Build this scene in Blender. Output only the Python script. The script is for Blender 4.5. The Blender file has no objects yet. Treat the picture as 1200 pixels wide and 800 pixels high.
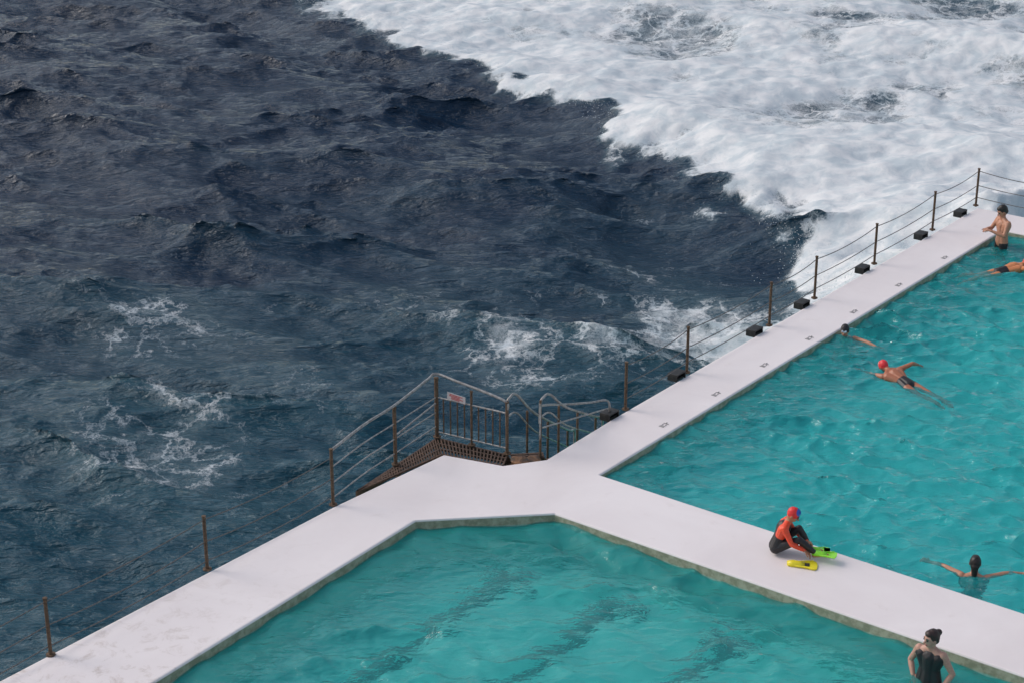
import bpy, bmesh, math
import numpy as np
from mathutils import Vector, Matrix

sc = bpy.context.scene
sc.view_settings.view_transform = 'Standard'
sc.view_settings.look = 'None'
sc.view_settings.exposure = 0
COL = sc.collection

# ------------------------------------------------------------ helpers
def link(o, parent=None):
    COL.objects.link(o)
    if parent: o.parent = parent
    return o
def empty(name, loc=(0,0,0), rz=0):
    e = bpy.data.objects.new(name, None); e.location = loc; e.rotation_euler = (0,0,rz)
    e.empty_display_size = .2
    return link(e)
def mesh_obj(name, verts, faces, mat=None, parent=None, smooth=False):
    me = bpy.data.meshes.new(name); me.from_pydata([tuple(v) for v in verts], [], faces); me.update()
    bm = bmesh.new(); bm.from_mesh(me); bmesh.ops.recalc_face_normals(bm, faces=bm.faces); bm.to_mesh(me); bm.free()
    if mat: me.materials.append(mat)
    if smooth:
        for p in me.polygons: p.use_smooth = True
    return link(bpy.data.objects.new(name, me), parent)
def tube(name, pts, r, mat, parent=None, cyclic=False):
    cu = bpy.data.curves.new(name, 'CURVE'); cu.dimensions = '3D'
    sp = cu.splines.new('POLY'); sp.points.add(len(pts)-1)
    for i,p in enumerate(pts): sp.points[i].co = (p[0],p[1],p[2],1)
    sp.use_cyclic_u = cyclic
    cu.bevel_depth = r; cu.bevel_resolution = 3; cu.use_fill_caps = True
    cu.materials.append(mat)
    return link(bpy.data.objects.new(name, cu), parent)
def smoothpath(pts, n=6):
    P = [Vector(p) for p in pts]; out=[]
    P = [P[0]*2-P[1]]+P+[P[-1]*2-P[-2]]
    for i in range(1,len(P)-2):
        p0,p1,p2,p3 = P[i-1:i+3]
        for k in range(n):
            t=k/n
            out.append(0.5*((2*p1)+(-p0+p2)*t+(2*p0-5*p1+4*p2-p3)*t*t+(-p0+3*p1-3*p2+p3)*t**3))
    out.append(P[-2]); return out
def boxpts(c, ax, ay, az):
    c=Vector(c);ax=Vector(ax);ay=Vector(ay);az=Vector(az)
    return [c+sx*ax+sy*ay+sz*az for sz in(-1,1) for sy in(-1,1) for sx in(-1,1)]
BOXF=[(0,1,3,2),(4,6,7,5),(0,4,5,1),(2,3,7,6),(0,2,6,4),(1,5,7,3)]
def boxes(name, blist, mat, parent=None, bevel=0):
    V=[];F=[]
    for b in blist:
        n=len(V); V+=boxpts(*b); F+=[tuple(n+i for i in f) for f in BOXF]
    o=mesh_obj(name,V,F,mat,parent)
    if bevel:
        m=o.modifiers.new('b','BEVEL'); m.width=bevel; m.segments=2; m.limit_method='ANGLE'
    return o

class NT:
    def __init__(s, name):
        s.m=bpy.data.materials.new(name); s.m.use_nodes=True; s.t=s.m.node_tree; s.t.nodes.clear()
        s.out=s.n('ShaderNodeOutputMaterial')
    def n(s,typ,**kw):
        nd=s.t.nodes.new(typ)
        for k,v in kw.items(): setattr(nd,k,v)
        return nd
    def l(s,a,b): s.t.links.new(a,b)
    def set(s,sock,v):
        if hasattr(v,'is_linked') : s.l(v,sock)
        else: sock.default_value=v
    def math(s,op,a,b=0.0,c=None,clamp=False):
        nd=s.n('ShaderNodeMath',operation=op,use_clamp=clamp); s.set(nd.inputs[0],a); s.set(nd.inputs[1],b)
        if c is not None: s.set(nd.inputs[2],c)
        return nd.outputs[0]
    def mr(s,v,a,b,c=0.0,d=1.0,smooth=False):
        nd=s.n('ShaderNodeMapRange'); nd.interpolation_type='SMOOTHSTEP' if smooth else 'LINEAR'
        s.set(nd.inputs[0],v); s.set(nd.inputs[1],a); s.set(nd.inputs[2],b); s.set(nd.inputs[3],c); s.set(nd.inputs[4],d)
        return nd.outputs[0]
    def mix(s,f,a,b):
        nd=s.n('ShaderNodeMix',data_type='RGBA'); s.set(nd.inputs[0],f)
        for sk,v in((nd.inputs[6],a),(nd.inputs[7],b)):
            if isinstance(v,tuple) and len(v)==3: v=v+(1,)
            s.set(sk,v)
        return nd.outputs[2]
    def noise(s,co,scale,detail=4,rough=.55,dist=0.0):
        nd=s.n('ShaderNodeTexNoise'); s.l(co,nd.inputs['Vector']); nd.inputs['Scale'].default_value=scale
        nd.inputs['Detail'].default_value=detail; nd.inputs['Roughness'].default_value=rough; nd.inputs['Distortion'].default_value=dist
        return nd
    def pos(s): return s.n('ShaderNodeNewGeometry').outputs['Position']
    def bsdf(s,col,rough=.5,**kw):
        b=s.n('ShaderNodeBsdfPrincipled')
        if isinstance(col,tuple): col=col+(1,) if len(col)==3 else col
        s.set(b.inputs['Base Color'],col); s.set(b.inputs['Roughness'],rough)
        for k,v in kw.items(): s.set(b.inputs[k.replace('_',' ')],v)
        return b
    def bump(s,h,strength=.5,dist=.02):
        b=s.n('ShaderNodeBump'); s.l(h,b.inputs['Height']); b.inputs['Strength'].default_value=strength; b.inputs['Distance'].default_value=dist
        return b.outputs[0]
    def done(s,sh): s.l(sh,s.out.inputs[0]); return s.m

def simple(name,c1,c2,scale=20,rough=.5,metal=0.0,bump=.2,bd=.005):
    t=NT(name); p=t.n('ShaderNodeTexCoord').outputs['Object']
    n=t.noise(p,scale,6,.6).outputs[0]
    c=t.mix(t.mr(n,.38,.62),c1,c2)
    b=t.bsdf(c,rough,Metallic=metal); t.l(t.bump(n,bump,bd),b.inputs['Normal'])
    return t.done(b.outputs[0])

# ------------------------------------------------------------ materials
M_rust = simple('rusty_post',(.06,.035,.022),(.16,.10,.06),30,.75,.2)
M_galv = simple('galvanised_pipe',(.22,.20,.19),(.42,.41,.40),18,.45,.5)
M_chain= simple('grey_cable',(.07,.065,.065),(.17,.16,.15),40,.6,.2)
M_grate= simple('rusted_grating',(.045,.028,.022),(.13,.075,.05),25,.8,.1)
M_dark = simple('black_rubber',(.012,.012,.014),(.03,.028,.028),14,.6)
M_rock = simple('wet_rock',(.05,.035,.025),(.30,.14,.06),5,.6,0,.8,.05)
M_yel  = simple('yellow_rubber',(.75,.62,.02),(.85,.72,.03),8,.4,0,.05)
M_lime = simple('lime_rubber',(.25,.75,.03),(.35,.85,.05),8,.4,0,.05)
M_mark = simple('faded_mark',(.14,.14,.15),(.32,.31,.31),50,.8)
M_sign = simple('white_sign_metal',(.45,.41,.41),(.55,.50,.50),30,.5)
M_red  = simple('red_sign_paint',(.4,.06,.06),(.45,.1,.1),30,.5)

def deck_material():
    t=NT('painted_concrete'); p=t.pos()
    big=t.noise(p,.45,5,.6,.6).outputs[0]
    mid=t.noise(p,3.2,7,.65,.2).outputs[0]
    fine=t.noise(p,42,4,.6).outputs[0]
    c=t.mix(t.mr(big,.35,.65),(.76,.69,.685),(.83,.765,.76))
    c=t.mix(t.mr(mid,.60,.78,0,.26),c,(.55,.48,.45))
    c=t.mix(t.mr(fine,.70,.84,0,.2),c,(.42,.36,.33))
    x=t.n('ShaderNodeSeparateXYZ'); t.l(p,x.inputs[0])
    w=t.math('MULTIPLY',t.mr(x.outputs[1],25.5,20.5),t.mr(x.outputs[0],-1.5,-5.0))
    grit=t.noise(p,3.5,9,.72,.5).outputs[0]
    c=t.mix(t.math('MULTIPLY',w,t.mr(grit,.52,.68,0,.6)),c,(.38,.29,.23))
    rimn=t.noise(p,9,5,.6).outputs[0]
    rim=t.mix(t.mr(rimn,.4,.6),(.25,.25,.17),(.40,.38,.28))
    c=t.mix(t.mr(x.outputs[2],-.022,-.034),c,rim)
    c=t.mix(t.mr(x.outputs[2],-.15,-.22),c,(.10,.55,.52))
    b=t.bsdf(c,t.mr(mid,.3,.7,.45,.7))
    hh=t.math('ADD',t.math('MULTIPLY',mid,.6),t.math('MULTIPLY',fine,.2))
    t.l(t.bump(hh,.25,.02),b.inputs['Normal'])
    return t.done(b.outputs[0])
M_deck=deck_material()

def floor_material():
    t=NT('pool_floor_paint'); p=t.pos()
    n=t.noise(p,.8,5,.6).outputs[0]
    c=t.mix(t.mr(n,.35,.65),(.08,.74,.73),(.17,.86,.84))
    return t.done(t.bsdf(c,.8).outputs[0])
M_floor=floor_material()
M_lane = simple('lane_paint',(.01,.12,.15),(.02,.17,.20),6,.8)

def poolwater(name,tint,body,milky,bs):
    t=NT(name); p=t.pos()
    mp=t.n('ShaderNodeMapping'); mp.inputs['Scale'].default_value=(.7,1.35,1); mp.inputs['Rotation'].default_value=(0,0,.2); t.l(p,mp.inputs[0])
    n1=t.noise(mp.outputs[0],5.5,4,.5,.3).outputs[0]
    nrm=t.bump(n1,bs,.07)
    r=t.n('ShaderNodeBsdfRefraction'); r.inputs['Color'].default_value=tint+(1,); r.inputs['IOR'].default_value=1.33; r.inputs['Roughness'].default_value=.03
    d=t.n('ShaderNodeBsdfDiffuse'); d.inputs['Color'].default_value=body+(1,)
    g=t.n('ShaderNodeBsdfGlossy'); g.inputs['Roughness'].default_value=.07
    f=t.n('ShaderNodeFresnel'); f.inputs['IOR'].default_value=1.45
    for nd in(r,d,g,f): t.l(nrm,nd.inputs['Normal'])
    m1=t.n('ShaderNodeMixShader'); m1.inputs[0].default_value=milky; t.l(r.outputs[0],m1.inputs[1]); t.l(d.outputs[0],m1.inputs[2])
    m2=t.n('ShaderNodeMixShader'); t.l(f.outputs[0],m2.inputs[0]); t.l(m1.outputs[0],m2.inputs[1]); t.l(g.outputs[0],m2.inputs[2])
    return t.done(m2.outputs[0])
M_pw1=poolwater('pool_water',(.78,.99,.99),(.02,.56,.58),.28,1.0)
M_pw2=poolwater('pool_water_shallow',(.84,.98,.96),(.05,.60,.57),.25,.75)

def sea_material():
    t=NT('sea_water'); p=t.pos()
    af=t.n('ShaderNodeAttribute',attribute_name='foam').outputs['Fac']
    at=t.n('ShaderNodeAttribute',attribute_name='teal').outputs['Fac']
    dn=t.noise(p,.6,7,.68)
    dv=t.n('ShaderNodeVectorMath',operation='MULTIPLY_ADD'); t.l(dn.outputs[1],dv.inputs[0]); dv.inputs[1].default_value=(3.6,3.6,3.6); t.l(p,dv.inputs[2])
    v=t.n('ShaderNodeTexVoronoi',feature='DISTANCE_TO_EDGE'); v.inputs['Scale'].default_value=.9; t.l(dv.outputs[0],v.inputs['Vector'])
    lace=t.mr(v.outputs['Distance'],0,.10,1,0)
    v2=t.n('ShaderNodeTexVoronoi',feature='DISTANCE_TO_EDGE'); v2.inputs['Scale'].default_value=3.8; t.l(dv.outputs[0],v2.inputs['Vector'])
    lace2=t.mr(v2.outputs['Distance'],0,.2,1,0)
    n1=t.noise(p,1.0,11,.74,.5).outputs[0]
    a=t.math('MULTIPLY_ADD',af,1.6,-.84)
    a=t.math('ADD',a,t.math('MULTIPLY_ADD',n1,1.5,-.75))
    a=t.math('ADD',a,t.math('MULTIPLY',lace,.36))
    a=t.math('ADD',a,t.math('MULTIPLY',lace2,.16))
    fac=t.mr(a,0,.80,0,1,True)
    wc=t.mix(at,(.0015,.020,.050),(.003,.056,.090))
    wc=t.mix(t.mr(af,.08,.8,0,.45),wc,(.06,.14,.17))
    fn=t.noise(p,14,7,.7).outputs[0]; fn2=t.noise(p,1.6,9,.64,.4).outputs[0]
    water=t.bsdf(wc,.09,IOR=1.38)
    mp=t.n('ShaderNodeMapping'); mp.inputs['Scale'].default_value=(.36,1.35,1); mp.inputs['Rotation'].default_value=(0,0,.22); t.l(p,mp.inputs[0])
    wb=t.noise(mp.outputs[0],2.6,4,.55,.4).outputs[0]
    wb2=t.noise(mp.outputs[0],8,5,.6,.3).outputs[0]
    rg=t.math('SUBTRACT',1.0,t.math('ABSOLUTE',t.math('MULTIPLY_ADD',wb,4.0,-2.0)))
    hsum=t.math('ADD',t.math('ADD',t.math('MULTIPLY',rg,.14),t.math('MULTIPLY',wb,1.2)),t.math('MULTIPLY',wb2,.65))
    t.l(t.bump(hsum,1.0,.15),water.inputs['Normal'])
    fc=t.mix(t.mr(fn2,.40,.60),(.50,.56,.60),(.71,.72,.73))
    foam=t.bsdf(fc,.9)
    t.l(t.bump(t.math('ADD',t.math('MULTIPLY',fn,.35),fn2),.4,.10),foam.inputs['Normal'])
    m=t.n('ShaderNodeMixShader'); t.l(fac,m.inputs[0]); t.l(water.outputs[0],m.inputs[1]); t.l(foam.outputs[0],m.inputs[2])
    return t.done(m.outputs[0])
M_sea=sea_material()
M_spray=simple('spray_water',(.70,.73,.75),(.75,.76,.77),4,.6)

# ------------------------------------------------------------ FFT waves
class Tile:
    def __init__(s,N,Ls,seed,wd,lmax,lmin,power=4.0,spread=2.0,base=.05):
        rng=np.random.default_rng(seed)
        k=2*np.pi*np.fft.fftfreq(N,d=Ls/N); KX,KY=np.meshgrid(k,k,indexing='ij'); K=np.sqrt(KX**2+KY**2); K[0,0]=1
        c=np.abs(KX*wd[0]+KY*wd[1])/K
        P=K**(-power)*np.exp(-(2*np.pi/lmax/K)**4)*np.exp(-(K*lmin/(2*np.pi))**2)*(c**spread+base); P[0,0]=0
        H=np.sqrt(P)*(rng.standard_normal((N,N))+1j*rng.standard_normal((N,N)))
        h=np.fft.ifft2(H).real; sd=h.std()
        s.h=h/sd; s.dx=np.fft.ifft2(-1j*KX/K*H).real/sd; s.dy=np.fft.ifft2(-1j*KY/K*H).real/sd
        s.N=N; s.Ls=Ls
    def samp(s,A,X,Y):
        u=X/s.Ls*s.N; v=Y/s.Ls*s.N; i=np.floor(u).astype(int); j=np.floor(v).astype(int); fu=u-i; fv=v-j
        i0=i%s.N;i1=(i+1)%s.N;j0=j%s.N;j1=(j+1)%s.N
        return (A[i0,j0]*(1-fu)+A[i1,j0]*fu)*(1-fv)+(A[i0,j1]*(1-fu)+A[i1,j1]*fu)*fv
    def __call__(s,X,Y): return s.samp(s.h,X,Y),s.samp(s.dx,X,Y),s.samp(s.dy,X,Y)

def grid_mesh(name,X,Y,Z,mat,keep=None,attrs={},parent=None,flip=False):
    nx,ny=X.shape
    idx=np.arange(nx*ny).reshape(nx,ny)
    q=np.stack([idx[:-1,:-1],idx[1:,:-1],idx[1:,1:],idx[:-1,1:]],-1).reshape(-1,4)
    if flip: q=q[:,::-1].copy()
    co=np.stack([X,Y,Z],-1).reshape(-1,3).astype(np.float32)
    if keep is not None:
        kf=keep.reshape(-1)[q].all(1); q=q[kf]
        used=np.zeros(nx*ny,bool); used[q.ravel()]=True
        remap=np.cumsum(used)-1; q=remap[q]; co=co[used]
    else: used=np.ones(nx*ny,bool)
    me=bpy.data.meshes.new(name)
    me.vertices.add(len(co)); me.vertices.foreach_set('co',co.ravel())
    me.loops.add(q.size); me.loops.foreach_set('vertex_index',q.ravel().astype(np.int32))
    me.polygons.add(len(q)); me.polygons.foreach_set('loop_start',np.arange(0,q.size,4,dtype=np.int32))
    me.update(calc_edges=True); me.validate()
    me.polygons.foreach_set('use_smooth',np.ones(len(me.polygons),bool))
    for k,a in attrs.items():
        at=me.attributes.new(k,'FLOAT','POINT'); at.data.foreach_set('value',a.reshape(-1)[used].astype(np.float32))
    me.materials.append(mat)
    return link(bpy.data.objects.new(name,me),parent)

# ------------------------------------------------------------ layout (metres)
d1=np.array([.610,.792]); d2=np.array([.792,-.610])
def v2(a): return np.array(a,float)
O0=v2((-11.5,14.4));O1=v2((-6.58,20.74));O2=v2((-2.74,25.65));O3=v2((-1.107,27.53));O4=v2((-.137,27.12));O5=v2((.55,27.34));O6=v2((1.657,28.88));O7=v2((10.40,40.37))
D=v2((1.393,26.78)); C=v2((10.74,38.97))
S3=v2((.648,25.44)); S2=v2((-1.453,25.21)); S1=v2((-4.64,20.64)); S0=S1-4*v2((.572,.82))
E1=O7+d1*.25; E2=E1+d2*27.5; E3=C+d2*27
W1=D+d2*27; W2=S3+d2*26.5
NR=S0+d2*24
def deck():
    names=dict(O0=O0,O1=O1,O2=O2,O3=O3,O4=O4,O5=O5,O6=O6,O7=O7,E1=E1,E2=E2,E3=E3,C=C,D=D,W1=W1,W2=W2,S0=S0,S1=S1,S2=S2,S3=S3,NR=NR)
    keys=list(names); V=[(names[k][0],names[k][1],0) for k in keys]; ix={k:i for i,k in enumerate(keys)}
    faces=[('O0','O1','O2','S2','S1','S0'),('O2','O3','O4','O5','D','S3','S2'),('O5','O6','O7','C','D'),('O7','E1','E2','E3','C'),('D','W1','W2','S3')]
    me=bpy.data.meshes.new('concrete_deck'); bm=bmesh.new()
    bv=[bm.verts.new(v) for v in V]
    for f in faces: bm.faces.new([bv[ix[k]] for k in f])
    a=bm.verts.new((E2[0]+2,E2[1]-1.5,0)); b=bm.verts.new((36,-25,0)); c=bm.verts.new((-30,-25,0)); d=bm.verts.new((-20,3.5,0))
    bm.faces.new([bv[ix['E2']],a,b,bv[ix['W1']],bv[ix['E3']]])
    bm.faces.new([bv[ix['W1']],b,bv[ix['NR']],bv[ix['W2']]])
    bm.faces.new([bv[ix['NR']],b,c,d,bv[ix['O0']],bv[ix['S0']]])
    for v in list(bm.verts):
        if not v.link_faces: bm.verts.remove(v)
    r=bmesh.ops.extrude_face_region(bm,geom=list(bm.faces))
    for v in [g for g in r['geom'] if isinstance(g,bmesh.types.BMVert)]: v.co.z=-3.4
    bmesh.ops.recalc_face_normals(bm,faces=bm.faces); bm.to_mesh(me); bm.free()
    me.materials.append(M_deck); o=link(bpy.data.objects.new('concrete_deck',me))
    m=o.modifiers.new('b','BEVEL'); m.width=.03; m.segments=3; m.limit_method='ANGLE'; m.angle_limit=math.radians(50)
    return o
deck()

def inpoly(X,Y,poly,grow=0.0):
    inside=np.zeros(X.shape,bool); n=len(poly)
    for i in range(n):
        x1,y1=poly[i];x2,y2=poly[(i+1)%n]
        cond=((y1>Y)!=(y2>Y))&(X<(x2-x1)*(Y-y1)/((y2-y1) or 1e-9)+x1)
        inside^=cond
    return inside
def growpoly(poly,g):
    c=sum(poly)/len(poly); return [p+(p-c)/np.linalg.norm(p-c)*g for p in poly]

def pool(name,poly,zw,mat,tileargs,amp,chop,res,origin):
    e=empty(name)
    big=growpoly(poly,.25)
    P=np.array(big); a=(P-origin)@d1; b=(P-origin)@d2
    A=np.arange(a.min(),a.max(),res); B=np.arange(b.min(),b.max(),res)
    GA,GB=np.meshgrid(A,B,indexing='ij'); X=origin[0]+GA*d1[0]+GB*d2[0]; Y=origin[1]+GA*d1[1]+GB*d2[1]
    T=Tile(*tileargs); h,dx,dy=T(X+50,Y+50)
    T2=Tile(512,31.0,77,(.3,1),9,.8,4,1,.3); g=T2(X,Y)[0]
    mod=.75+.25*np.clip(g,-1.5,1.5)
    Z=zw+amp*h*mod
    keep=inpoly(X,Y,big)
    grid_mesh('water_surface',X-chop*dx*mod,Y-chop*dy*mod,Z,mat,keep,{},e,flip=True)
    fl=growpoly(poly,.3)
    mesh_obj('pool_floor',[(p[0],p[1],-1.3) for p in fl]+[(p[0],p[1],-1.36) for p in fl],
             [tuple(range(len(fl))),tuple(range(len(fl),2*len(fl)))]+[(i,(i+1)%len(fl),len(fl)+(i+1)%len(fl),len(fl)+i) for i in range(len(fl))],M_floor,e)
    return e
upper=pool('swimming_pool',[D,C,E3,W1],-.10,M_pw1,(1024,26.0,5,(.15,1),1.05,.18,3.3,2.5,.12),.044,.042,.05,D)
lower=pool('childrens_pool',[S0,S2,S3,W2,NR],-.15,M_pw2,(1024,26.0,9,(.25,1),1.3,.25,3.5,2,.18),.030,.030,.06,S3)
def lane(start,parent):
    s=v2(start); L=[]
    c=s-d1*6; L.append(((c[0],c[1],-1.29),(d1[0]*6,d1[1]*6,0),(d2[0]*.14,d2[1]*.14,0),(0,0,.006)))
    c=s-d1*.02+d1*.15; L.append(((c[0],c[1],-1.29),(d1[0]*.128,d1[1]*.128,0),(d2[0]*.42,d2[1]*.42,0),(0,0,.006)))
    boxes('lane_line',L,M_lane,parent)
for s in((-.1,24.65),(1.45,23.9),(3.0,22.85),(4.6,21.6)): lane(s,lower)

# ------------------------------------------------------------ ocean
def ocean():
    res=.1
    xs=np.arange(-34,44,res); ys=np.arange(12,96,res)
    X,Y=np.meshgrid(xs,ys,indexing='ij')
    T1=Tile(1024,83.0,3,(-.25,-.97),6.0,.6,3.7,10,.015)
    T2=Tile(1024,37.0,8,(-.1,-1),1.6,.20,3.2,6,.07)
    T3=Tile(512,97.0,12,(-.45,-.9),16,3.5,4,7,.01)
    F1=Tile(1024,61.0,21,(1,0),4,.2,3.2,0,1)
    F2=Tile(512,71.0,22,(1,0),12,.8,3.2,0,1)
    h1,x1,y1=T1(X,Y); h2,x2,y2=T2(X+.2*h1,Y); h3,x3,y3=T3(X,Y); f1=F1(X,Y)[0]; f2=F2(X,Y)[0]
    fy=[12,34,38,41.8,45.7,50.2,53.3,58.3,64.8,73.6,84,97]; fx=[7.6,7.4,7.0,6.5,6.2,5.2,2.8,1.3,-3.6,-9.1,-17,-27]
    FX=np.interp(Y,fy,fx)
    dist=(X-FX)*.86                       # >0 in white water
    de=dist+.22*f1+.42*f2
    sm=lambda a,b,t:(lambda u:u*u*(3-2*u))(np.clip((t-a)/(b-a),0,1))
    w=sm(-.55,1.0,de)
    wz=sm(-1.0,2.2,dist+.25*f2)
    trough=np.exp(-((dist+2.4)/1.7)**2)
    calm=1-.75*w
    rough_=1+.35*np.clip(f2[::-1,::-1],-1.6,1.6)
    def sdl(p,q):
        t=(q-p)/np.linalg.norm(q-p); return -(X-p[0])*t[1]+(Y-p[1])*t[0]
    sea=sdl(O1,O7)
    land=sm(-.2,.4,sea); edge=np.minimum.reduce([X+34,43.9-X,95.9-Y])/6; edge=np.clip(edge,0,1)
    A=land*edge; c1=calm*rough_
    Z=-2.0+A*((.125*h1*c1+.026*h2*c1+.24*h3)+wz*(.60+.08*f2)+w*.03*f1-.38*trough)
    near=np.exp(-np.clip(sea,0,9)/2.0)
    up=sm(33,38,Y)*sm(60,43,Y)*near*wz
    Z+=A*up*(1.0+.22*f2+.04*f1)
    ch=A
    XX=X-ch*(.125*x1*c1+.026*x2*c1+.18*x3); YY=Y-ch*(.125*y1*c1+.026*y2*c1+.18*y3)
    gap=.92+.20*np.clip(f2,-1.2,1)-.08*sm(7,22,dist)
    foam=w*np.clip(gap+.5*np.exp(-(np.clip(dist,0,99)/3.0)**2)+up,0,1.5)
    def blob(cx,cy,sx,sy,a,rot=0):
        c,s=math.cos(rot),math.sin(rot); u=(X-cx)*c+(Y-cy)*s; v=-(X-cx)*s+(Y-cy)*c
        return a*np.exp(-(u/sx)**2-(v/sy)**2)
    b=blob(-8.3,36,2.6,3.8,.225)+blob(-6.4,32.6,2.4,3.2,.23)+blob(-9.5,39,3.4,3,.18)+blob(-5.2,30.4,2.4,2.2,.22)
    b+=blob(4.4,39.6,3.4,3.8,.35)+blob(1.4,37.5,4.2,3.6,.28)+blob(-1.2,34.3,4.0,3.6,.27)+blob(-9,28,4,3,.22)
    b+=.22*np.exp(-np.clip(sea,0,9)/1.0)+blob(-2,41,6,3,.18)+blob(3,46,3,3,.2)+blob(-4,47,8,3,.15)
    crest=np.clip((h1-1.1)*.10,0,.12)
    b=b*(1+.35*f2)*(1-w)
    foam=foam+b+crest
    teal=np.clip(sm(50,26,Y)*1.0+.12*h1,0,1)*sm(64,30,Y)
    o=grid_mesh('ocean',XX,YY,Z,M_sea,None,{'foam':foam,'teal':teal})
    x0,xe,y0,ye=xs[0],xs[-1],ys[0],ys[-1]; B=3000
    V=[(-B,-B,-2),(B,-B,-2),(B,B,-2),(-B,B,-2),(x0,y0,-2),(xe,y0,-2),(xe,ye,-2),(x0,ye,-2)]
    mesh_obj('open_water',V,[(0,1,5,4),(1,2,6,5),(2,3,7,6),(3,0,4,7)],M_sea,o)
    # flying droplets along the broken front and where it hits the wall
    rng=np.random.default_rng(4); P=[]
    n=2600; yy=rng.uniform(36,80,n); ff=np.interp(yy,fy,fx); xx=ff+rng.normal(.45,.35,n)
    zz=-1.75+np.abs(rng.normal(0,.18,n)); P.append(np.stack([xx,yy,zz,rng.uniform(.005,.014,n)],1))
    n=5200; s=rng.uniform(9.5,20,n)
    off=np.abs(rng.normal(0,1.0,n))+.15
    L=O6[None]+d1[None]*s[:,None]-d2[None]*off[:,None]
    zz=-1.0+rng.exponential(.35,n)*np.exp(-off/2); zz=np.minimum(zz,.9)
    P.append(np.stack([L[:,0],L[:,1],zz,rng.uniform(.004,.012,n)],1))
    P=np.concatenate(P); oc=np.array([(1,0,0),(-1,0,0),(0,1,0),(0,-1,0),(0,0,1),(0,0,-1)],float)
    V=(P[:,None,:3]+oc[None]*P[:,None,3:4]).reshape(-1,3)
    f=np.array([(0,2,4),(2,1,4),(1,3,4),(3,0,4),(2,0,5),(1,2,5),(3,1,5),(0,3,5)])
    F=(f[None]+6*np.arange(len(P))[:,None,None]).reshape(-1,3)
    me=bpy.data.meshes.new('sea_spray'); me.from_pydata(V.tolist(),[],F.tolist()); me.materials.append(M_spray)
    me.polygons.foreach_set('use_smooth',np.ones(len(me.polygons),bool))
    link(bpy.data.objects.new('sea_spray',me))
ocean()

# ------------------------------------------------------------ railing
def post(parent,x,y,h,r=.026,z0=-.02):
    tube('post',[(x,y,z0),(x,y,h)],r,M_rust,parent)
    tube('base_plate',[(x,y,z0+.021),(x,y,z0+.04)],.065,M_rust,parent)
    tube('cap',[(x,y,h),(x,y,h+.02)],r+.007,M_rust,parent)
def cable(parent,a,b,sag,r=.0085):
    a=Vector(a);b=Vector(b); n=14
    tube('cable',[a.lerp(b,i/n)-Vector((0,0,sag*4*(i/n)*(1-i/n))) for i in range(n+1)],r,M_chain,parent)
railL=empty('safety_railing')
PL=[(-10.9,15.2),(-8.5,18.25),(-6.07,21.36),(-4.36,23.68),(-2.74,25.72)]
for i,p in enumerate(PL): post(railL,p[0],p[1],.84 if i<4 else .93)
for a,b in zip(PL[:-1],PL[1:]):
    for z,s in((.80,.06),(.45,.07),(.14,.05)): cable(railL,(a[0],a[1],z),(b[0],b[1],z),s)
railR=empty('safety_railing')
PR=[(1.94,29.32),(3.13,30.95),(4.90,33.25),(5.98,34.72),(7.53,36.76),(9.2,38.98),(10.55,40.72)]
for p in PR: post(railR,p[0],p[1],.86)
e=v2(PR[-1])
PR2=[tuple(e+d2*2.1*i+(.0,-.02)) for i in range(1,8)]
for p in PR2: post(railR,p[0],p[1],.86)
AL=PR+PR2
for a,b in zip(AL[:-1],AL[1:]):
    for z,s in((.82,.07),(.48,.04),(.2,.03)): cable(railR,(a[0],a[1],z),(b[0],b[1],z),s)
for i,p in enumerate([(1.70,29.0),(2.98,30.72),(4.62,32.84),(5.72,34.28),(7.26,36.32),(8.9,38.48),(10.1,40.05)]):
    c=v2(p)-d2*.06
    e=empty('drain_scupper',(c[0],c[1],0))
    A=Vector((d1[0],d1[1],0)); N=Vector((d2[0],d2[1],0)); Z=Vector((0,0,1))
    boxes('hood',[((0,0,.085),A*.15,N*.10,Z*.012),(-A*.14+Z*.02,A*.012,N*.098,Z*.055),(A*.14+Z*.02,A*.012,N*.098,Z*.055),(-N*.085+Z*.02,A*.128,N*.012,Z*.055),(Z*-.02,A*.128,N*.07,Z*.02)],M_dark,e,.004)

# ------------------------------------------------------------ steel landing and sea stairs
plat=empty('steel_landing')
a=Vector((-2.42,26.22,-.03)); b=Vector((-1.24,28.2,-.03)); c=Vector((-.08,27.55,-.03)); o3=Vector((-1.14,27.57,-.03)); o4=Vector((-.15,27.16,-.03))
bars=[]
def bar(p,q,w=.012,hh=.018):
    dd=(q-p); L=dd.length
    if L<.03: return
    dd.normalize(); n=Vector((-dd.y,dd.x,0)); bars.append(((p+q)/2,dd*L/2,n*w,Vector((0,0,hh))))
for i in range(1,34):
    t=i/34; bar(a.lerp(b,t),a.lerp(o3,t))
for i in range(0,20):
    t=i/19; bar(b.lerp(c,t),o3.lerp(o4,t))
for k in(0,.33,.66,1):
    up=Vector((0,0,.0015))
    p=a+up; q=b.lerp(o3,k)+up; bar(p,q,.014,.017); bar(q,c.lerp(o4,k)+up,.014,.017)
boxes('grating',bars,M_grate,plat)
boxes('frame',[((a+b)/2-Vector((0,0,.06)),(b-a)/2,Vector((.86,-.51,0))*.02,Vector((0,0,.07))),((b+c)/2-Vector((0,0,.06)),(c-b)/2,Vector((.49,.87,0))*.02,Vector((0,0,.07)))],M_grate,plat)
for p in(a.lerp(b,.5),b,c): tube('pile',[(p.x,p.y,-.05),(p.x,p.y,-3)],.045,M_rust,plat)
lr=empty('landing_handrail')
p3=Vector((-2.74,25.72,.93)); q1=a.lerp(b,.47); q2=b; qm=b.lerp(c,.5)
post(lr,q1.x,q1.y,.98,.03); post(lr,q2.x,q2.y,1.05,.034); post(lr,c.x,c.y,.9,.026); post(lr,qm.x,qm.y,.95,.02)
up=lambda v,z:Vector((v.x,v.y,z))
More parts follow.
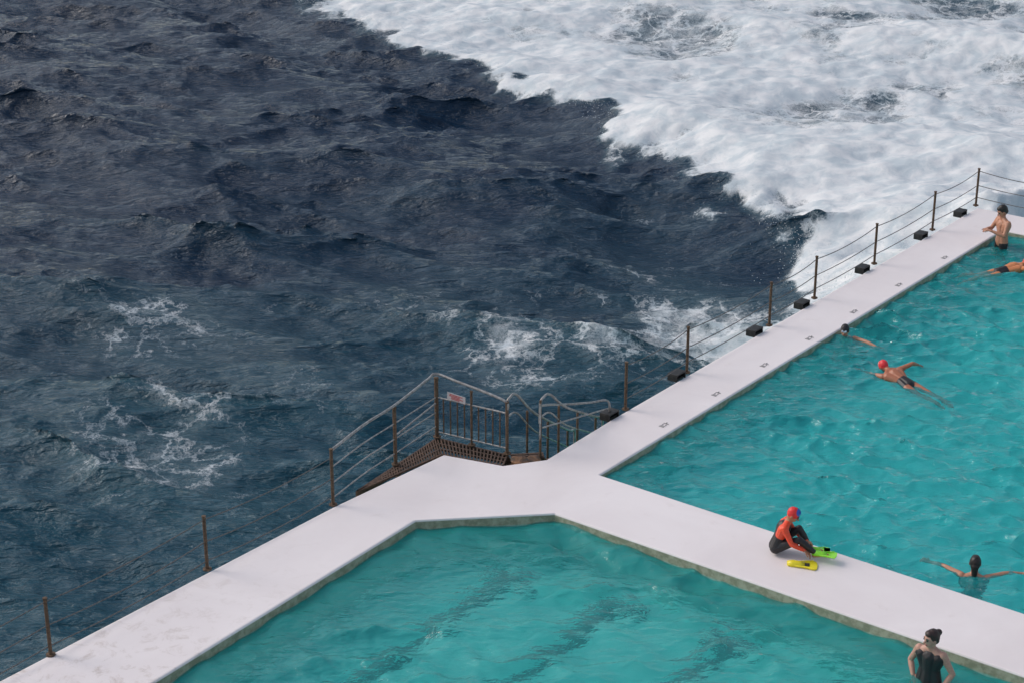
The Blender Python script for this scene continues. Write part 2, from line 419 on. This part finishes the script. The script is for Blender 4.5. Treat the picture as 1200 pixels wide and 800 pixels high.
def rail(pts,r=.021,n=6): tube('rail_pipe',smoothpath(pts,n),r,M_galv,lr)
rail([up(p3,.92),up(a.lerp(b,.1),1.02),up(q1,1.03),up(b.lerp(a,.12),1.12),up(b,1.13),up(b.lerp(c,.3),1.08),up(b.lerp(c,.8),.98),up(c,.90),up(c,.75)],.022)
for z in(.72,.45,.2): rail([up(p3,z-.08),up(a.lerp(b,.1),z),up(q1,z),up(b,z)],.011)
rail([up(b,.72),up(c,.72)],.014); rail([up(b,.10),up(c,.10)],.014)
for i in range(1,10):
    p=b.lerp(c,i/10); tube('baluster',[(p.x,p.y,.1),(p.x,p.y,.72)],.012,M_rust,lr)
rail([up(q1,.5),up(b,.62)],.014)
sg=empty('warning_sign',(b.lerp(c,.30).x,b.lerp(c,.30).y,.80)); 
sx=(c-b).normalized(); sx=Vector((sx.x,sx.y,-.10)); sn=Vector((-.49,-.87,0)).normalized()
boxes('panel',[(sn*.03,sx*.17,sn*.004,Vector((0,0,.06)))],M_sign,sg)
boxes('lettering',[(sn*.036+Vector((0,0,z))+sx*xo,sx*w,sn*.002,Vector((0,0,.007))) for z,xo,w in((.036,0,.12),(.012,-.03,.10),(-.012,.02,.11),(-.036,-.02,.08))],M_red,sg)
st=empty('sea_stairs')
sA0=Vector((-.08,27.58,0)); sA1=Vector((.95,29.1,0)); sB0=Vector((.46,27.66,0)); sB1=Vector((1.42,29.02,0))
treads=[]
for i in range(8):
    t=(i+.5)/8; p=sA0.lerp(sA1,t);q=sB0.lerp(sB1,t); z=-.12-.19*i
    dd=(q-p).normalized(); n=Vector((-dd.y,dd.x,0))
    for k in(-1,0,1): treads.append(((p+q)/2+n*k*.075+Vector((0,0,z)),(q-p)/2,n*.026,Vector((0,0,.015))))
boxes('treads',treads,M_grate,st)
for s0,s1,nm in((sA0,sA1,'stringer'),(sB0,sB1,'stringer')):
    pts=[s0+Vector((0,0,-.1)),s1+Vector((0,0,-1.6))]; tube(nm,pts,.035,M_rust,st)
for s0,s1,h0,h1 in((sA0,sA1,.95,-.28),(sB0,sB1,.92,.0)):
    dn=(s1-s0).normalized()
    for off,r in((0,.021),(-.32,.015)):
        if off==0:
            P=[up(s0-dn*.02,.5),up(s0-dn*.0,h0-.08),up(s0+dn*.08,h0),up(s0+dn*.28,h0-.02),up(s0.lerp(s1,.45),(h0*.55+h1*.45)),up(s1,h1),up(s1+dn*.2,h1-.08),up(s1+dn*.22,h1-.35)]
        else: P=[up(s0,h0+off),up(s0+dn*.28,h0+off-.02),up(s0.lerp(s1,.45),(h0*.55+h1*.45)+off),up(s1,h1+off)]
        tube('rail_pipe',smoothpath(P,5),r,M_galv,st)
    for t in(0,.32,.66,1):
        p=s0.lerp(s1,t); zt=h0 if t==0 else h0+(h1-h0)*t
        tube('post',[(p.x,p.y,-.12-1.4*t),(p.x,p.y,zt-.02)],.02,M_rust,st)
tube('gate_frame',smoothpath([(.46,27.66,0),(.46,27.66,.7),(.5,27.72,.78),(.95,28.3,.55),(1.35,28.85,.34),(1.62,29.0,.30),(1.66,29.05,0)],5),.018,M_galv,st)
tube('gate_bar',[(.5,27.7,.4),(1.62,29.02,.15)],.014,M_galv,st)

def rock(loc,s,seed,parent):
    rng=np.random.default_rng(seed); me=bpy.data.meshes.new('rock'); bm=bmesh.new(); bmesh.ops.create_icosphere(bm,subdivisions=3,radius=1)
    dirs=rng.standard_normal((9,3)); dirs/=np.linalg.norm(dirs,axis=1)[:,None]; off=rng.uniform(.55,.9,9)
    for v in bm.verts:
        c=np.array(v.co)
        for dd,o in zip(dirs,off):
            k=c@dd
            if k>o: c=c-dd*(k-o)*.9
        c=c+.03*np.sin(c[[1,2,0]]*9+seed); v.co=c*np.array(s)
    bm.to_mesh(me); bm.free(); me.materials.append(M_rock); o=bpy.data.objects.new('rock',me); o.location=loc; o.rotation_euler=(0,0,seed); link(o,parent)
rk=empty('rocks')
for i,(x,y,z,s) in enumerate([(.12,27.42,-.10,.19),(.34,27.52,-.14,.18),(-.02,27.36,-.2,.18),(.2,27.9,-.7,.5),(.7,28.4,-1.4,.7),(-.4,28,-1.9,.8),(.5,27.75,-.35,.25)]):
    rock((x,y,z),(s,s*.8,s*.6),i+3,rk)

for s in(2.2,3.85,5.5,7.15,8.9,10.8,12.9):
    c=D+d1*s-d2*.24; e=empty('depth_marking',(c[0],c[1],.004))
    A=Vector((d1[0],d1[1],0)); N=Vector((d2[0],d2[1],0)); Z=Vector((0,0,.001))
    L=[(A*-.07,A*.012,N*.05,Z),(A*-.03,A*.010,N*.045,Z),(A*.02-N*.03,A*.022,N*.009,Z),(A*.02+N*.03,A*.022,N*.009,Z),(A*.075,A*.012,N*.05,Z),(A*.11-N*.01,A*.018,N*.012,Z)]
    boxes('strokes',L,M_mark,e)

# ------------------------------------------------------------ people
def vcol_mat():
    t=NT('figure_surface'); a=t.n('ShaderNodeAttribute',attribute_name='tone')
    p=t.n('ShaderNodeTexCoord').outputs['Object']; n=t.noise(p,35,4,.6).outputs[0]
    c=t.mix(t.mr(n,.4,.7,0,.22),a.outputs['Color'],(.05,.02,.015))
    b=t.bsdf(c,.48)
    t.l(t.bump(n,.15,.004),b.inputs['Normal'])
    return t.done(b.outputs[0])
M_fig=vcol_mat()
N_=np.arange(48); ph=np.arccos(1-2*(N_+.5)/48); th=np.pi*(1+5**.5)*N_
FIB=np.stack([np.cos(th)*np.sin(ph),np.sin(th)*np.sin(ph),np.cos(ph)],1)
class Fig:
    def __init__(s): s.pr=[]
    def cap(s,a,ra,b,rb,col,bias=0): s.pr.append(('c',np.array(a,float),ra,np.array(b,float),rb,col,bias))
    def ell(s,c,r,R,col,bias=0): s.pr.append(('e',np.array(c,float),np.array(r,float),np.array(R,float),None,col,bias))
    def build(s,name,parent,vox=.007):
        bm=bmesh.new()
        for p in s.pr:
            if p[0]=='c': pts=np.concatenate([p[1]+FIB*p[2],p[3]+FIB*p[4]])
            else: pts=p[1]+(FIB*p[2])@p[3]
            vs=[bm.verts.new(q) for q in pts]; r=bmesh.ops.convex_hull(bm,input=vs)
            junk=[v for v in vs if not v.link_faces]
            if junk: bmesh.ops.delete(bm,geom=junk,context='VERTS')
        me=bpy.data.meshes.new(name); bm.to_mesh(me); bm.free()
        o=link(bpy.data.objects.new(name,me))
        m=o.modifiers.new('r','REMESH'); m.mode='VOXEL'; m.voxel_size=vox; m.use_smooth_shade=True
        m=o.modifiers.new('s','SMOOTH'); m.factor=.5; m.iterations=3
        dg=bpy.context.evaluated_depsgraph_get(); me2=bpy.data.meshes.new_from_object(o.evaluated_get(dg))
        o.modifiers.clear(); o.data=me2
        n=len(me2.vertices); co=np.empty(n*3,np.float32); me2.vertices.foreach_get('co',co); co=co.reshape(-1,3)
        best=np.full(n,1e9); C=np.zeros((n,4),np.float32); C[:,3]=1
        for p in s.pr:
            if p[0]=='c':
                ab=p[3]-p[1]; t=np.clip(((co-p[1])@ab)/max(ab@ab,1e-9),0,1); d=np.linalg.norm(co-(p[1]+t[:,None]*ab),axis=1)-(p[2]+(p[4]-p[2])*t)
            else:
                q=(co-p[1])@p[3].T/p[2]; d=(np.linalg.norm(q,axis=1)-1)*p[2].min()
            d=d-p[6]; k=d<best; best[k]=d[k]; C[k,:3]=p[5]
        at=me2.color_attributes.new('tone','FLOAT_COLOR','POINT'); at.data.foreach_set('color',C.ravel())
        me2.materials.clear(); me2.materials.append(M_fig)
        me2.polygons.foreach_set('use_smooth',np.ones(len(me2.polygons),bool))
        o.parent=parent; return o
def nz(v): v=np.array(v,float); return v/np.linalg.norm(v)
def hand(F,w,d,pn,side,col,curl=.5,k=1):
    w=np.array(w,float); d=nz(d); pn=nz(np.array(pn)-d*(np.array(pn)@d)); l=np.cross(pn,d)*side
    for o in(-.028,-.009,.009,.028): F.cap(w+l*o*.6*k,.015*k,w+d*.085*k+l*o*k,.012*k,col)
    for o,L in((-.034,.055),(-.012,.07),(.012,.075),(.034,.068)):
        a=w+d*.085*k+l*o*k; dd=nz(d+pn*curl*.5+l*o*4); b=a+dd*L*.55*k; d3=nz(d+pn*curl*1.6+l*o*4); c=b+d3*L*.5*k
        F.cap(a,.0095*k,b,.009*k,col); F.cap(b,.009*k,c,.0075*k,col)
    a=w+d*.03*k+l*.03*k; b=a+nz(d*.7+l*.8+pn*.2)*.045*k; c=b+nz(d+l*.3+pn*.4*curl)*.035*k
    F.cap(a,.012*k,b,.0105*k,col); F.cap(b,.0105*k,c,.009*k,col)
def head(F,c,f,u,st,k=1):
    c=np.array(c,float); f=nz(f); u=nz(np.array(u)-f*(np.array(u)@f)); l=np.cross(u,f); R=np.array([f,l,u]); sk=st['skin']
    F.ell(c,np.array((.095,.076,.112))*k,R,sk)
    F.ell(c+(f*.032-u*.062)*k,np.array((.058,.052,.055))*k,R,sk)
    F.cap(c+f*.090*k-u*.005*k,.010*k,c+(f*.112-u*.032)*k,.015*k,sk)
    for s in(1,-1):
        F.ell(c+(l*s*.077-u*.01)*k,np.array((.022,.011,.032))*k,R,sk)
        F.ell(c+(f*.084+l*s*.032+u*.006)*k,np.array((.012,.015,.010))*k,R,st.get('eye',(.03,.02,.015)),.004)
        F.cap(c+(f*.086+l*s*.018+u*.028)*k,.008*k,c+(f*.078+l*s*.048+u*.026)*k,.006*k,st.get('brow',(.04,.025,.02)),.001)
    F.cap(c+(f*.086+l*.02-u*.064)*k,.008*k,c+(f*.086-l*.02-u*.064)*k,.008*k,(.33,.09,.07),.003)
    if 'cap' in st:
        F.ell(c+(-f*.008+u*.025)*k,np.array((.102,.085,.102))*k,R,st['cap'],.003)
        if 'cap2' in st: F.ell(c+(f*.03+u*.062)*k,np.array((.062,.062,.062))*k,R,st['cap2'],.010)
        if 'goggle' in st:
            for s in(1,-1): F.ell(c+(f*.092+l*s*.032+u*.006)*k,np.array((.014,.024,.017))*k,R,st['goggle'],.006)
    else:
        h=st['hair']; F.ell(c+(-f*.022+u*.026)*k,np.array((.094,.086,.106))*k,R,h,.002); F.ell(c+(f*.025+u*.075)*k,np.array((.06,.062,.045))*k,R,h,.002)
        F.ell(c+(-f*.05-u*.03)*k,np.array((.055,.068,.06))*k,R,h,.002)
        if 'bun' in st: F.ell(c+(-f*.10+u*.06)*k,np.array((.05,.045,.045))*k,R,h)
        if 'long' in st: F.cap(c+(-f*.07-u*.02)*k,.06*k,c+(-f*.09-u*.16)*k,.035*k,h)
def body(F,J,st,k=1,broad=1.0):
    g=lambda n:np.array(J[n],float); sk=st['skin']; T=st.get('torso',sk); UA=st.get('uarm',sk); FA=st.get('farm',sk); PE=st.get('pelvis',T); TH=st.get('thigh',sk); SH=st.get('shin',sk); FT=st.get('foot',sk)
    pel,che,nek=g('pel'),g('che'),g('nek'); sL,sR=g('sL'),g('sR'); hL,hR=g('hL'),g('hR')
    F.cap(pel,.115*k,pel*.5+che*.5,.10*k,PE,0); F.cap(pel*.5+che*.5,.10*k,che,.115*k,T)
    mid=pel*.42+che*.58
    for s,h in((sL,hL),(sR,hR)):
        inner=s*.72+che*.28; F.cap(h,.088*k,mid+(h-pel)*.62,.078*k,PE); F.cap(mid+(h-pel)*.62,.078*k,inner-(nek-che)*.25,.088*k,st.get('side',T))
        F.cap(inner,.066*k,nek,.05*k,st.get('yoke',T))
    F.cap(nek-(nek-che)*.3,.06*k,nek*.35+g('hed')*.65,.05*k,sk)
    for S in 'LR':
        s,e,w=g('s'+S),g('e'+S),g('w'+S); m=s*.55+e*.45
        F.cap(s,.058*k,m,.047*k,UA); F.cap(m,.047*k,e,.038*k,UA); m2=e*.7+w*.3; F.cap(e,.038*k,m2,.040*k,FA); F.cap(m2,.040*k,w,.025*k,FA)
        hd=J.get('d'+S,None); hd=nz(w-e) if hd is None else hd
        hand(F,w,hd,J.get('p'+S,(0,0,-1)),J.get('t'+S,1),st.get('hand',sk),J.get('c',.5),k)
        h,kn,a=g('h'+S),g('k'+S),g('a'+S)
        F.cap(h,.09*k,kn,.056*k,TH); cf=kn*.68+a*.32; F.cap(kn,.054*k,cf,.056*k,SH); F.cap(cf,.056*k,a,.036*k,SH)
        fd=nz(J.get('f'+S,(1,0,-.1))); hl=a-fd*.045*k+np.array((0,0,-.02*k)); F.cap(hl,.034*k,a+fd*.09*k,.034*k,FT); F.cap(a+fd*.09*k,.034*k,a+fd*.17*k,.022*k,FT)
    head(F,J['hed'],J['hf'],J['hu'],st,k)
def person(name,loc,rz,J,st,k=1):
    e=empty(name,loc,math.radians(rz)); F=Fig(); body(F,J,st,k)
    F.build('body',e); return e
TAN=(.50,.24,.15); TAN2=(.50,.22,.12); BLK=(.012,.012,.015)

man=dict(pel=(0,0,.08),che=(-.0,0,.46),nek=(.02,0,.60),hed=(.05,0,.76),hf=(.85,-.15,-.5),hu=(.4,0,.9),
 sL=(0,.20,.53),sR=(0,-.20,.53),eL=(.12,.28,.29),eR=(.12,-.28,.29),wL=(.33,.10,.37),wR=(.33,-.08,.37),
 hL=(0,.09,.04),hR=(0,-.09,.04),kL=(.03,.11,-.40),kR=(.03,-.11,-.40),aL=(-.02,.11,-.84),aR=(-.02,-.11,-.84),
 dL=(.7,-.7,.05),dR=(.7,.7,.05),pL=(0,0,-1),pR=(0,0,-1),c=.9)
person('standing_man',(10.50,38.1,-.04),195,man,dict(skin=TAN,hair=(.015,.012,.01),pelvis=TAN,thigh=BLK),1.12)
wom=dict(pel=(0,0,-.22),che=(.0,0,.13),nek=(0,0,.26),hed=(.03,0,.41),hf=(1,-.6,-.1),hu=(0,0,1),
 sL=(0,.165,.20),sR=(0,-.165,.20),eL=(-.05,.30,-.05),eR=(-.08,-.31,-.06),wL=(.06,.20,-.27),wR=(.04,-.19,-.26),
 hL=(0,.095,-.24),hR=(0,-.095,-.24),kL=(.03,.1,-.66),kR=(.03,-.1,-.66),aL=(0,.1,-1.08),aR=(0,-.1,-1.08),
 dL=(.5,-.5,-.6),dR=(.5,.5,-.6),c=.7)
person('standing_woman',(5.42,21.0,.07),232,wom,dict(skin=(.52,.29,.22),hair=(.03,.015,.012),bun=1,torso=BLK,yoke=(.52,.29,.22),pelvis=BLK),1.04)
RED=(.85,.075,.025)
kid=dict(pel=(0,0,.12),che=(.10,0,.43),nek=(.16,0,.53),hed=(.22,0,.645),hf=(.85,-.1,-.5),hu=(.5,0,.85),
 sL=(.12,.15,.47),sR=(.12,-.15,.47),eL=(.25,.19,.27),eR=(.24,-.20,.26),wL=(.43,.06,.22),wR=(.42,-.13,.15),
 hL=(0,.08,.11),hR=(0,-.08,.11),kL=(.31,.10,.38),kR=(.34,-.11,.30),aL=(.50,.08,.08),aR=(.60,-.09,.09),
 dL=(.8,.1,-.5),dR=(.8,0,-.5),fL=(1,.05,-.1),fR=(1,-.15,.15),c=.9)
kd=person('seated_swimmer',(3.84,24.2,0),-14,kid,dict(skin=TAN2,cap=(.75,.03,.03),cap2=(.02,.10,.45),torso=BLK,side=RED,uarm=RED,farm=RED,pelvis=BLK,thigh=BLK,shin=BLK,yoke=RED,goggle=(.02,.02,.03)),.95)
def fin(parent_or_name,loc,rz,tilt,mat,foot=True,L=.34,child_of=None):
    if child_of: e=bpy.data.objects.new('swim_fin_worn',None); link(e,child_of); e.location=loc; e.rotation_euler=(0,tilt,math.radians(rz))
    else: e=empty(parent_or_name,loc,math.radians(rz)); e.rotation_euler[1]=tilt
    out=[(-.12,.03),(-.08,.048),(0,.05),(.08,.06),(.20,.088),(L-.03,.10),(L,.08)]
    out=[(x,y) for x,y in out if x<L-.04 or x>=L-.031]
    pts=[(x,y) for x,y in out]+[(L+.012,0)]+[(x,-y) for x,y in reversed(out)]
    n=len(pts); V=[(x,y,.008) for x,y in pts]+[(x,y,-.006) for x,y in pts]
    o=mesh_obj('blade',V,[tuple(range(n)),tuple(range(n,2*n))]+[(i,(i+1)%n,n+(i+1)%n,n+i) for i in range(n)],mat,e)
    m=o.modifiers.new('b','BEVEL'); m.width=.004; m.segments=2
    for s in(1,-1): tube('rib',[(-.02,s*.05,.014),(.1,s*.066,.018),(L-.04,s*.094,.012)],.009,mat,e)
    F=[];Vv=[]
    R=12
    for j,(x,rw,rh) in enumerate([(-.13,.036,.04),(-.06,.05,.055),(.03,.05,.045),(.09,.035,.02)]):
        for i in range(R):
            a=math.pi*i/(R-1); Vv.append((x,rw*math.cos(a),.005+rh*math.sin(a)))
    for j in range(3):
        for i in range(R-1): F.append((j*R+i,j*R+i+1,(j+1)*R+i+1,(j+1)*R+i))
    o=mesh_obj('foot_pocket',Vv,F,mat,e,True); m=o.modifiers.new('s','SOLIDIFY'); m.thickness=.006
    return e
fin('',(.66,-.10,.10),-6,-.10,M_lime,child_of=kd,L=.22)
fin('',(.56,.085,.06),8,.0,M_lime,child_of=kd,L=.18)
yf=fin('swim_fin',(4.10,23.80,.012),-8,0,M_yel,L=.24); yf.scale=(1.15,1.3,1.15)
boxes('stripe',[((.12,0,.011),(.03,0,0),(0,.035,0),(0,0,.003))],M_dark,yf)

def swimmer(name,loc,rz,st,pose):
    base=dict(
     crawl=dict(pel=(-.50,0,-.05),che=(-.12,0,.03),nek=(.04,0,.06),hed=(.17,.0,.09),hf=(.55,0,-.6),hu=(.6,0,.6),
      sL=(-.03,.19,.0),sR=(-.03,-.19,.05),eL=(.30,.26,-.05),eR=(-.12,-.42,.15),wL=(.55,.22,-.12),wR=(-.02,-.66,.04),
      hL=(-.55,.09,-.07),hR=(-.55,-.09,-.07),kL=(-.95,.1,-.12),kR=(-.95,-.1,-.08),aL=(-1.35,.1,-.10),aR=(-1.35,-.1,-.18),fL=(-1,0,-.2),fR=(-1,0,-.2),c=.2),
     breast=dict(pel=(-.30,0,-.50),che=(-.08,0,-.17),nek=(0,0,-.03),hed=(.05,0,.13),hf=(1,0,-.05),hu=(0,0,1),
      sL=(-.03,.18,-.05),sR=(-.03,-.18,-.05),eL=(.12,.42,-.02),eR=(.12,-.42,-.02),wL=(.24,.64,-.05),wR=(.24,-.64,-.05),
      hL=(-.33,.09,-.56),hR=(-.33,-.09,-.56),kL=(-.40,.15,-.9),kR=(-.5,-.15,-.9),aL=(-.8,.2,-.95),aR=(-.85,-.2,-.95),fL=(-1,0,-.2),fR=(-1,0,-.2),c=.3))[pose]
    return person(name,(loc[0],loc[1],-.09),rz,base,st)
swimmer('swimmer',(6.30,32.95),250,dict(skin=TAN,cap=(.01,.01,.012),goggle=(.5,.6,.7),pelvis=BLK),'breast')
swimmer('swimmer',(6.80,31.1),122,dict(skin=(.42,.15,.08),cap=(.75,.03,.04),cap2=(.7,.6,.6),pelvis=BLK),'crawl')
swimmer('swimmer',(10.55,36.75),20,dict(skin=(.60,.22,.09),cap=(.7,.1,.05),pelvis=BLK),'crawl')
swimmer('swimmer',(6.64,23.75),75,dict(skin=TAN,hair=(.012,.008,.007),long=1,torso=BLK,yoke=TAN,pelvis=BLK),'breast')

# ------------------------------------------------------------ world, sun, camera
w=bpy.data.worlds.new('World'); sc.world=w; w.use_nodes=True; nt=w.node_tree
bg=nt.nodes['Background']; sky=nt.nodes.new('ShaderNodeTexSky'); sky.sky_type='NISHITA'; sky.sun_disc=False
EL,AZ=math.radians(40),math.radians(-70)
sky.sun_elevation=EL; sky.sun_rotation=AZ; sky.dust_density=2.5; sky.air_density=1.2
hs=nt.nodes.new('ShaderNodeHueSaturation'); hs.inputs['Saturation'].default_value=.68
nt.links.new(sky.outputs[0],hs.inputs['Color']); nt.links.new(hs.outputs[0],bg.inputs[0]); bg.inputs[1].default_value=.15
sl=bpy.data.lights.new('sun','SUN'); sl.energy=1.2; sl.angle=math.radians(24); sl.color=(1,.93,.88)
so=link(bpy.data.objects.new('sun',sl))
dirv=Vector((math.sin(AZ)*math.cos(EL),math.cos(AZ)*math.cos(EL),math.sin(EL)))
so.rotation_euler=dirv.to_track_quat('Z','Y').to_euler(); so.location=dirv*50
cd=bpy.data.cameras.new('camera'); cd.sensor_width=36; cd.lens=65.88; cd.clip_end=8000; cd.clip_start=.5
co=link(bpy.data.objects.new('camera',cd)); co.location=(0,0,13); co.rotation_euler=(math.radians(90-21.84),0,0)
sc.camera=co
